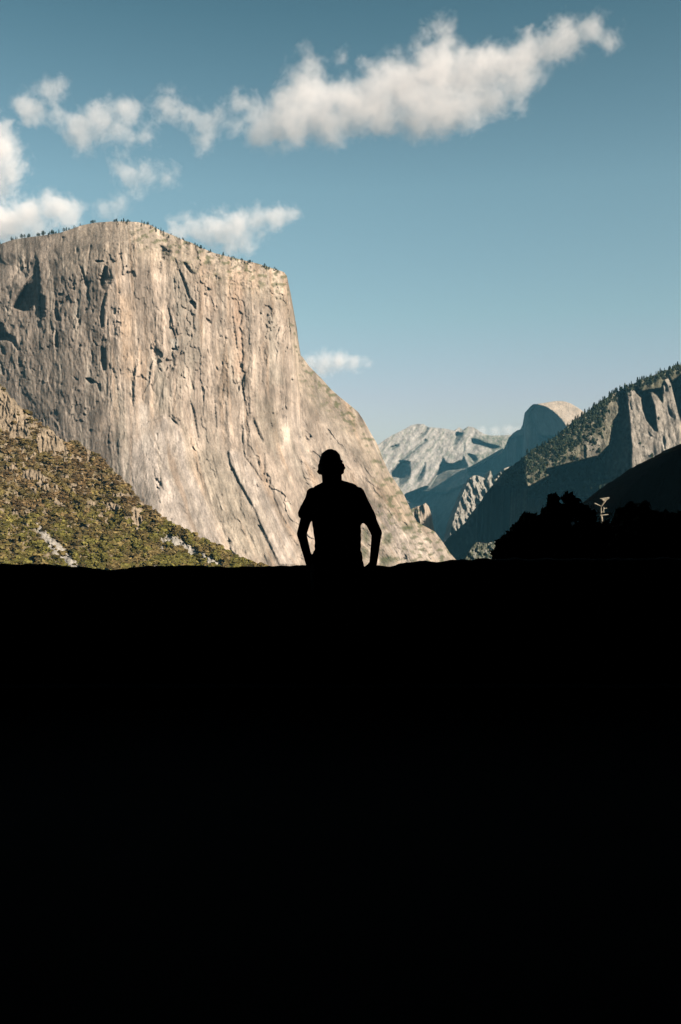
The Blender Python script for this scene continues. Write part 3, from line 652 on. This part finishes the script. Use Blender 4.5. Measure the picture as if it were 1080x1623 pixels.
o = mesh_obj('added_shade_arch', np.concatenate(rows), f, M_SHADE_ARCH); tag(o, 'dark arch added out of view to shade the viewpoint', kind='structure')

# ------------------------------------------------------------------ blob helper: overlapping spheres fused to one skin
ICO = ico(2)
def fuse(name, blobs, voxel, mat, parent=None, smooth_it=4, keep=True):
    """blobs: (p, q, r1, r2[, (sx,sy,sz)]) tapered limbs or (p, p, r, r) balls."""
    iv, jf = ICO; vs, fs, n = [], [], 0
    for b in blobs:
        p, q, r1, r2 = b[:4]; sc = np.array(b[4]) if len(b) > 4 else np.ones(3)
        p, q = np.array(p, float), np.array(q, float); L = np.linalg.norm(q - p); k = max(1, int(L / (min(r1, r2) * .3)) + 1) if L > 0 else 1
        for t in np.linspace(0, 1, k):
            vs.append(iv * (r1 + (r2 - r1) * t) * sc + p + (q - p) * t); fs.append(jf + n); n += len(iv)
    o = mesh_obj(name, np.concatenate(vs), np.concatenate(fs), mat, parent)
    md = o.modifiers.new('r', 'REMESH'); md.mode = 'VOXEL'; md.voxel_size = voxel; md.use_smooth_shade = True
    if smooth_it:
        s = o.modifiers.new('s', 'SMOOTH'); s.factor = .5; s.iterations = smooth_it
    dg = bpy.context.evaluated_depsgraph_get(); dg.update()
    me = bpy.data.meshes.new_from_object(o.evaluated_get(dg)); o.modifiers.clear(); old = o.data; o.data = me; bpy.data.meshes.remove(old); me.name = name
    if not me.materials: me.materials.append(mat)
    return o

# ------------------------------------------------------------------ person, seen from behind, hands on hips
M_SKIN = plain_mat('skin', (.05, .03, .022), (.065, .038, .028), 20, .001)
M_SHIRT = plain_mat('black shirt', (.006, .006, .006), (.010, .010, .010), 30, .002, .95, .02)
M_JEANS = plain_mat('dark jeans', (.008, .009, .012), (.014, .015, .02), 40, .002, .95, .02)
M_CAP = plain_mat('black cap', (.006, .006, .006), (.010, .010, .010), 40, .001, .95, .02)
M_HAIR = plain_mat('dark hair', (.008, .006, .005), (.016, .012, .009), 60, .004, .8, .05)
M_SHOE = plain_mat('dark shoes', (.012, .012, .012), (.02, .02, .02), 30, .001, .8, .05)
PY = 7.2
per = bpy.data.objects.new('person', None); COL.objects.link(per); PX = -.022; per.location = (PX, PY, 0)
tag(per, 'person seen from behind in cap and black t-shirt, hands on hips', 'person')
def pp(u, v, dy=0.0): return ((u - CU) / F * PY - PX, dy, CZ + (CV - v) / F * PY)
k = PY / F
SL, SR = pp(496, 783), pp(567, 783)
EL, ER = pp(479, 846, -.05), pp(597, 845, -.05)
WL, WR = pp(491, 895, .02), pp(592, 893, .02)
HL, HR = pp(504, 906, .05), pp(583, 905, .05)
body = [((0, -.01, .93), (-.01, .0, 1.10), .115, .125, (1.22, .78, 1)), ((-.01, 0, 1.10), (-.035, .01, 1.32), .13, .135, (1.22, .75, 1)),
    (pp(500, 784), pp(563, 783), .05, .05), (pp(520, 778), pp(528, 770), .06, .055), (pp(552, 778), pp(530, 770), .06, .055),
    (pp(526.5, 778), pp(526, 748, .01), .062, .058),
    (pp(524.5, 732, 0), pp(524.5, 736, .01), .078, .078, (.94, 1.15, 1.15)), (pp(525.5, 748, .05), pp(525.5, 752, .06), .052, .045), (pp(525, 738, .10), pp(525, 742, .105), .016, .02),
    (pp(508, 741), pp(508, 744), .014, .012), (pp(543, 740), pp(543, 743), .014, .012), (pp(520, 751, .10), pp(530, 751, .10), .010, .010), (pp(519, 735, .082), pp(532, 735, .082), .016, .016),
    (SL, EL, .047, .036), (EL, WL, .035, .027), (SR, ER, .052, .039), (ER, WR, .037, .029),
    ((-.085, 0, .93), (-.10, .02, .50), .095, .06), ((-.10, .02, .50), (-.11, -.02, .09), .058, .04), ((.085, 0, .93), (.11, .02, .50), .095, .06), ((.11, .02, .50), (.13, -.02, .09), .058, .04)]
for W, Hh, sgn in ((WL, HL, 1), (WR, HR, -1)):
    W = np.array(W); Hh = np.array(Hh); body.append((W, Hh, .026, .034, (1, .6, 1)))
    d = (Hh - W) / np.linalg.norm(Hh - W)
    for j, ln in enumerate((.062, .072, .068, .054)):   # four fingers laid forward round the hip, unequal and bent
        o0 = Hh + np.array([sgn * .008, .016, .026 - .018 * j]); o1 = o0 + np.array([sgn * .012, ln * .55, -.012]); o2 = o1 + np.array([sgn * .026, ln * .42, -.014])
        body += [(o0, o1, .0095, .0088), (o1, o2, .0088, .0072)]
    t0 = W + (Hh - W) * .45 + np.array([0, -.018, .012]); t1 = t0 + np.array([sgn * .022, -.026, -.008]); t2 = t1 + np.array([sgn * .026, -.010, -.012])
    body += [(t0, t1, .012, .0105), (t1, t2, .0105, .0085)]
fuse('body', body, .006, M_SKIN, per, 2)
shirt = [((0, -.01, .885), (.004, 0, 1.06), .134, .136, (1.26, .82, 1)), ((.004, 0, 1.06), (-.004, .01, 1.17), .136, .142, (1.26, .82, 1)), ((-.004, .01, 1.17), (-.032, .01, 1.31), .142, .135, (1.26, .82, 1)),
    (pp(502, 789), pp(562, 787), .060, .064), (pp(512, 780), pp(525, 771), .058, .060), (pp(556, 779), pp(529, 771), .062, .060), (pp(527, 772), pp(527, 764), .064, .060),
    (pp(499, 787), pp(485, 809, -.02), .056, .047), (pp(485, 809, -.02), pp(482.5, 814, -.02), .047, .046), (pp(505, 779), pp(520, 774), .048, .056), (pp(565, 786), pp(584, 818, -.02), .062, .052), (pp(584, 818, -.02), pp(586, 823, -.02), .052, .051)]
fuse('t_shirt', shirt, .009, M_SHIRT, per, 4)
jeans = [((0, -.005, .86), (0, -.005, .93), .128, .12, (1.28, .86, 1)), ((-.085, 0, .86), (-.10, .02, .50), .108, .075), ((-.10, .02, .50), (-.11, -.015, .08), .074, .062), ((.085, 0, .86), (.11, .02, .50), .108, .075), ((.11, .02, .50), (.13, -.015, .08), .074, .062)]
fuse('jeans', jeans, .011, M_JEANS, per, 4)
for sx in (-.112, .132):
    fuse('shoe', [((sx, -.06, .045), (sx, .05, .045), .045, .045), ((sx, .05, .04), (sx * 1.06, .16, .03), .045, .03), ((sx, -.06, .02), (sx * 1.06, .16, .02), .04, .036, (1, 1, .5))], .006, M_SHOE, per, 3)
fuse('hair', [(pp(523.5, 734, -.025), pp(525.5, 748, -.03), .080, .068, (1, .8, 1)), (pp(508, 738, 0), pp(508, 749, -.01), .018, .016), (pp(542, 738, 0), pp(542, 748, -.01), .020, .017), (pp(506, 746, -.01), pp(503.5, 748, -.01), .010, .006),
    (pp(545, 743, -.01), pp(547, 741, -.01), .010, .006), (pp(518, 752, -.025), pp(519, 764, -.03), .036, .036), (pp(534, 752, -.025), pp(535, 763, -.03), .036, .034)], .005, M_HAIR, per, 2)
fuse('cap', [(pp(524, 727.5, .005), pp(524.5, 733, .005), .074, .078, (1.0, 1.16, .95)), (pp(520, 714.5, 0), pp(526, 714, 0), .012, .012), (pp(508.5, 733, -.02), pp(541, 732, -.02), .013, .013), (pp(513, 728, .10), pp(536, 728, .10), .016, .016, (1, 2.2, .5))], .005, M_CAP, per, 2)

# ------------------------------------------------------------------ shrubs behind the wall on the right
M_LEAF = plain_mat('dark leaves', (.010, .012, .007), (.018, .022, .010), 8, 0, .8, .05)
def bush(name, Y, blobs, nleaf, seed, label):
    g = np.random.default_rng(seed)
    cx = np.mean([b[0] for b in blobs]); base = at(cx, 1000, Y); z0 = float(gz(np.array([base.x]), np.array([Y]))[0])
    root = bpy.data.objects.new(name, None); COL.objects.link(root); root.location = (base.x, Y, z0); tag(root, label, 'shrub', 'dark shrubs beyond the parapet')
    bl = np.array(blobs, float); w = bl[:, 2] ** 2; w /= w.sum(); pick = g.choice(len(bl), nleaf, p=w); s = Y / F
    r = np.cbrt(g.uniform(.08, 1, nleaf)); dirs = g.normal(size=(nleaf, 3)); dirs /= np.linalg.norm(dirs, axis=1)[:, None]
    r = r * (.93 + .38 * perlin(dirs[:, 0] * 2.6 + pick * 3.7, dirs[:, 2] * 2.6 + dirs[:, 1], 33) + .35 * perlin(dirs[:, 0] * 7 + pick * 1.7, dirs[:, 2] * 7 + dirs[:, 1] * 3, 35))
    P = np.stack([(bl[pick, 0] - CU) * s, np.full(nleaf, Y), CZ + (CV - bl[pick, 1]) * s], -1) + dirs * (r * bl[pick, 2] * s)[:, None] * np.array([1, 1.2, 1])
    P -= np.array([base.x, Y, z0]); L = g.uniform(.012, .034, nleaf)
    a = g.normal(size=(nleaf, 3)); a /= np.linalg.norm(a, axis=1)[:, None]; b = np.cross(a, g.normal(size=(nleaf, 3))); b /= np.linalg.norm(b, axis=1)[:, None]
    a *= L[:, None]; b *= L[:, None] * .6
    Vt = np.stack([P - a, P + b * .9 - a * .1, P + a, P - b * .9 - a * .1], 1).reshape(-1, 3); Fq = np.arange(nleaf * 4).reshape(-1, 4)
    mesh_obj("foliage", Vt, Fq, M_LEAF, root, None, False)
    tubes = []
    for q in bl[:: max(1, len(bl) // 14)]:
        e = np.array([(q[0] - CU) * s - base.x, g.uniform(-.2, .2), CZ + (CV - q[1]) * s - z0]); mid = e * .5 + np.array([g.uniform(-.1, .1), 0, .1]); s0 = np.array([g.uniform(-.12, .12), 0, -.1])
        tubes += [(s0, mid, .035, .022), (mid, e, .022, .010)]
    fuse('trunk', tubes, .016, M_BARK, root, 1)
bush('shrub', 9.0, [(878, 790, 7), (874, 803, 8), (902, 791, 9), (908, 796, 9), (888, 812, 13), (905, 812, 13), (870, 820, 14), (925, 812, 13), (835, 823, 10), (845, 828, 12), (830, 835, 12), (858, 832, 12), (885, 835, 20), (850, 850, 18), (820, 845, 12),
    (808, 856, 12), (830, 862, 16), (800, 868, 11), (795, 862, 8), (790, 878, 10), (812, 880, 16), (850, 880, 22), (890, 865, 26), (930, 850, 28), (930, 885, 28), (885, 895, 24), (955, 843, 16), (840, 900, 22), (800, 898, 18), (936, 816, 8)], 34000, 11,
    'black leafy shrub with knobbly crown standing left of the pale dead snag')
bush('shrub', 9.6, [(994, 816, 11), (1010, 819, 14), (984, 834, 15), (1035, 826, 17), (1060, 828, 16), (1085, 828, 18), (1000, 840, 26), (1040, 845, 26), (1080, 850, 28), (970, 860, 26), (1010, 880, 30), (1060, 885, 32), (1100, 880, 30), (965, 890, 24), (983, 812, 6), (1000, 803, 7), (1022, 803, 8)], 34000, 12,
    'black leafy shrub at the right frame edge, right of the dead snag')
# weathered snag that reaches into the sun
M_SNAG = plain_mat('bleached wood', (.15, .13, .10), (.28, .245, .19), 8, .01)
SY = 64.0
sb = at(957, 850, SY); sz = float(gz(np.array([sb.x]), np.array([SY]))[0])
def sp_(u, v, dy=0): q = at(u, v, SY + dy); return (q.x, q.y - SY, q.z)
snag = fuse('dead_snag', [((sb.x, 0, sz), sp_(957, 860), .22, .15), (sp_(957, 860), sp_(954, 820), .10, .07), (sp_(953, 813), sp_(953, 803), .05, .03), (sp_(957, 812), sp_(957, 804), .05, .035), (sp_(954, 802), sp_(959, 794), .045, .07),
    (sp_(959, 794), sp_(965, 789), .05, .06), (sp_(965, 789), sp_(951, 790.5), .05, .035), (sp_(952, 817), sp_(964, 815.5), .05, .035), (sp_(951, 801.5), sp_(943, 798), .04, .05), (sp_(958, 806), sp_(962, 805.5), .03, .035), (sp_(959, 795), sp_(955, 792), .05, .05)], .03, M_SNAG, None, 1)
snag.data.transform(__import__('mathutils').Matrix.Translation((-sb.x, 0, -sz))); snag.location = (sb.x, SY, sz)
tag(snag, 'bleached dead tree snag catching the sun above the dark shrubs', 'dead tree')

# ------------------------------------------------------------------ trees on the skylines
def conifer(kind, seed, sparse=False):
    g = np.random.default_rng(seed); vs, fs = [], []; n = 0
    def ring_tube(z0, z1, r0, r1, k=6):
        nonlocal n
        a = np.linspace(0, 2 * math.pi, k, endpoint=False)
        vs.append(np.concatenate([np.stack([np.cos(a) * r0, np.sin(a) * r0, a * 0 + z0], -1), np.stack([np.cos(a) * r1, np.sin(a) * r1, a * 0 + z1], -1)]))
        fs.append(np.array([[n + i, n + (i + 1) % k, n + k + (i + 1) % k, n + k + i] for i in range(k)])); n += 2 * k
    ring_tube(-.1, .95, .022, .006)
    N = 300 if not sparse else 190
    for i in range(N):
        t = g.uniform(0, 1)
        if kind == 'pine':
            z = .12 + .86 * t; rad = .20 * (1 - t) ** .8 + .012
        else:
            z = .30 + .68 * t; rad = .26 * math.sqrt(max(0.02, 1 - (2 * t - .75) ** 2 / 1.6)) * (.55 if t > .85 else 1)
        a = g.uniform(0, 2 * math.pi); rr_ = rad * g.uniform(.25, 1.1)
        c = np.array([math.cos(a) * rr_, math.sin(a) * rr_, z - rr_ * .25]); s = g.uniform(.03, .065)
        d1 = g.normal(size=3); d1 /= np.linalg.norm(d1); d2 = np.cross(d1, g.normal(size=3)); d2 /= np.linalg.norm(d2)
        vs.append(np.stack([c - d1 * s, c + d2 * s * .7, c + d1 * s, c - d2 * s * .7])); fs.append(np.array([[n, n + 1, n + 2, n + 3]])); n += 4
    return np.concatenate(vs), np.concatenate(fs)
def grove(name, protos, n, spotfun, label, cat, group, mat):
    meshes = []
    for k, (kd, sd, spf) in enumerate(protos):
        v, f = conifer(kd, sd, spf); o = mesh_obj(name, v, f, mat, None, None, False); meshes.append(o)
    for i in range(n):
        if i < len(meshes): o = meshes[i]
        else: o = meshes[i % len(meshes)].copy(); COL.objects.link(o)
        p, h = spotfun(i); o.location = p; o.scale = (h * random.uniform(.8, 1.25),) * 2 + (h,); o.rotation_euler = (0, 0, random.uniform(0, 6))
        tag(o, label, cat, group)
g = np.random.default_rng(21)
def rimspot(i):
    u = g.uniform(-5, 110) if i < 40 else (g.uniform(110, 235) if i < 60 else g.uniform(185, 452))
    v = float(interp(CLIFF_TOP, u)) + (abs(g.normal()) * 3.5 if i > 60 else .4)
    d = float(CL_R.sample(CL_D, np.array([u]), np.array([v + .5]))[0]); p = at(u, v, d); p.y += 4 if v - interp(CLIFF_TOP, u) < 1.2 else 0
    return p - Vector((0, 0, 1)), (g.uniform(9, 21) if i < 40 else g.uniform(7, 16))
grove('pine_tree', [('pine', 1, False), ('round', 2, True), ('round', 3, False), ('pine', 4, True)], 135, rimspot, 'tiny dark pine on the rim of the tan cliff', 'tree', 'pines along the rim of the granite cliff', M_CONIFER)
def ridgespot(i):
    u = g.uniform(836, 1085); off = 0 if i < 95 else abs(g.normal()) * 12 + 2
    v = float(interp(RIDGE_TOP, u)) + off; d = float(RG_R.sample(RG_D, np.array([u]), np.array([v + .5]))[0]); p = at(u, v, d)
    if off == 0: p.y += 6
    return p - Vector((0, 0, 2)), g.uniform(11, 25)
grove('conifer_tree', [('pine', 5, False), ('pine', 6, False), ('pine', 7, True), ('pine', 8, False)], 165, ridgespot, 'small dark conifer on the crest of the wooded ridge', 'tree', 'conifers along the wooded ridge', M_CONIFER)
def woodcol(us, vv, g): return np.array([.05, .06, .035]) * g.uniform(.4, 1.3, (len(us), 1))
carpet('forest_cover', RG_R, RG_D, RIDGE_TOP, lambda u, v: np.clip(1.0 - (v - interp(RIDGE_TOP, u)) / 60, .12, 1) * (1 - .97 * smooth(955, 965, u) * smooth(8, 16, v - interp(RIDGE_TOP, u))), 4500, 880, 1.6, 6.0, woodcol, 'dark trees scattered over the wooded mountainside', M_SHRUB, (800, 1100), tall=2.0, seed=8)

# ------------------------------------------------------------------ clouds: real volumes, above and beyond the haze
def cloud(Y, blobs, dens, label, nscale=.024, thick=1.0, amp=2.3, cut=0.0):
    rs = min(18.0, float(np.mean([b[2] for b in blobs])))
    cu = float(np.mean([b[0] for b in blobs])); cv = float(np.mean([b[1] for b in blobs])); s = Y / F
    loc = [((u - cu), 0, -(v - cv), r) for u, v, r in blobs]
    o = fuse('cloud', [((x, y, z), (x, y, z), r * 1.25 + rs * .8, r * 1.25 + rs * .8, (1, thick, 1)) for x, y, z, r in loc], 5.0 if max(b[2] for b in blobs) > 25 else 2.5, None, None, 1)
    c = at(cu, cv, Y); o.location = c; o.scale = (s, s, s)
    m = bpy.data.materials.new('cloud vapour'); m.use_nodes = True; n = m.node_tree; n.nodes.clear()
    out = n.nodes.new('ShaderNodeOutputMaterial'); pv = n.nodes.new('ShaderNodeVolumePrincipled'); pv.inputs['Color'].default_value = (.945, .91, .90, 1); pv.inputs['Anisotropy'].default_value = -0.15
    n.links.new(pv.outputs[0], out.inputs['Volume'])
    tc = n.nodes.new('ShaderNodeTexCoord'); mp = n.nodes.new('ShaderNodeMapping'); mp.inputs['Scale'].default_value = (1, 1 / thick, 1)
    n.links.new(tc.outputs['Object'], mp.inputs[0])
    prev = None
    for x, y, z, r in loc:
        d = n.nodes.new('ShaderNodeVectorMath'); d.operation = 'DISTANCE'; d.inputs[1].default_value = (x, y, z); n.links.new(mp.outputs[0], d.inputs[0])
        ma = n.nodes.new('ShaderNodeMath'); ma.operation = 'MULTIPLY_ADD'; ma.inputs[1].default_value = -1 / rs; ma.inputs[2].default_value = r / rs; n.links.new(d.outputs['Value'], ma.inputs[0])
        if prev is None: prev = ma.outputs[0]
        else:
            mx = n.nodes.new('ShaderNodeMath'); mx.operation = 'SMOOTH_MAX'; mx.inputs[2].default_value = .9; n.links.new(prev, mx.inputs[0]); n.links.new(ma.outputs[0], mx.inputs[1]); prev = mx.outputs[0]
    nz = n.nodes.new('ShaderNodeTexNoise'); nz.inputs['Scale'].default_value = nscale; nz.inputs['Detail'].default_value = 8; nz.inputs['Roughness'].default_value = .72; nz.inputs['Distortion'].default_value = .25
    n.links.new(tc.outputs['Object'], nz.inputs['Vector'])
    a2 = n.nodes.new('ShaderNodeMath'); a2.operation = 'MULTIPLY_ADD'; a2.inputs[1].default_value = 3.2 * amp; a2.inputs[2].default_value = -1.6 * amp - cut + .25; n.links.new(nz.outputs[0], a2.inputs[0])
    a3 = n.nodes.new('ShaderNodeMath'); a3.operation = 'ADD'; n.links.new(prev, a3.inputs[0]); n.links.new(a2.outputs[0], a3.inputs[1])
    mr = n.nodes.new('ShaderNodeMapRange'); mr.interpolation_type = 'SMOOTHSTEP'; mr.inputs['From Min'].default_value = 0.0; mr.inputs['From Max'].default_value = 1.45; mr.inputs['To Max'].default_value = dens; n.links.new(a3.outputs[0], mr.inputs['Value'])
    n.links.new(mr.outputs[0], pv.inputs['Density'])
    o.data.materials.clear(); o.data.materials.append(m)
    tag(o, label, 'cloud'); return o
cloud(8200, [(425,199,41),(460,184,46),(500,169,50),(482,134,36),(496,95,18),(520,194,39),(560,169,46),(600,154,46),(600,184,36),(640,134,50),(660,174,46),(690,110,48),(700,62,29),(706,38,12),(700,164,51),(740,120,46),(740,169,40),
    (780,110,41),(780,154,36),(815,97,36),(820,134,32),(850,80,32),(850,112,21),(882,72,31),(908,56,30),(938,48,29),(962,60,20),(920,82,15),(545,86,8),(566,100,6)], .0034, 'large white cumulus cloud stretched across the upper sky')
cloud(6800, [(50,175,26),(85,150,26),(90,180,20),(130,203,31),(160,192,33),(198,178,23),(235,205,20),(188,210,23)], .0045, 'broken grey white cloud above the cliff, left of the big cumulus', cut=.1)
cloud(6900, [(272, 168, 26), (300, 176, 22), (330, 196, 22), (352, 185, 18), (376, 165, 20), (372, 200, 18), (320, 222, 14), (395, 150, 12)], .0042, 'thin wispy cloud patch beside the left end of the big cumulus', cut=.1)
cloud(6900, [(190,252,20),(205,272,20),(235,276,20),(262,280,15)], .0045, 'small wedge of cloud over the summit of the cliff', cut=.05)
cloud(6300, [(-10,205,30),(0,235,32),(12,265,30),(-4,285,27)], 0.007, 'white cloud at the upper left edge of the sky')
cloud(6600, [(-35,345,43),(0,348,38),(40,342,33),(85,330,28),(112,345,21),(60,360,24)], 0.007, 'broad white cloud low behind the left rim of the cliff')
cloud(6900, [(165,330,16),(190,322,19),(215,312,14)], 0.0035, 'faint cloud wisp just above the domed summit of the cliff', cut=.1)
cloud(5800, [(285,372,20),(310,362,25),(340,358,29),(372,362,32),(405,352,23),(435,343,17),(460,342,11),(388,385,20)], 0.007, 'white cloud rising behind the right shoulder of the cliff')
cloud(11500, [(495,576,15),(515,572,18),(538,573,18),(560,576,13),(580,577,9),(508,586,15)], 0.007, 'small pinkish cloud just right of the cliff edge', nscale=.05, amp=1.0)
cloud(22000, [(765,684,9),(785,683,10),(805,682,10),(822,684,7)], 0.004, 'faint low cloud on the horizon beside the far dome', nscale=.07, amp=.8)

# ------------------------------------------------------------------ haze
b = 31000.0
hz = boxes('haze', [(0, 0, (1400 - 320) / 2, 2 * b, 2 * b, 1400 + 320, 0)], M_GROUND, bev=0.0) if False else None
vz = [(-b, -b, -416), (b, -b, -416), (b, b, -416), (-b, b, -416), (-b, -b, 1400), (b, -b, 1400), (b, b, 1400), (-b, b, 1400)]
hm = bpy.data.materials.new('haze'); hm.use_nodes = True; n = hm.node_tree; n.nodes.clear()
out = n.nodes.new('ShaderNodeOutputMaterial'); pv = n.nodes.new('ShaderNodeVolumePrincipled'); pv.inputs['Density'].default_value = 1.5e-5; pv.inputs['Color'].default_value = (.15, .48, .68, 1)
n.links.new(pv.outputs[0], out.inputs['Volume'])
hz = mesh_obj('haze', vz, [(0, 3, 2, 1), (4, 5, 6, 7), (0, 1, 5, 4), (1, 2, 6, 5), (2, 3, 7, 6), (3, 0, 4, 7)], hm, smooth_=False)
tag(hz, 'thin blue valley haze', kind='stuff')
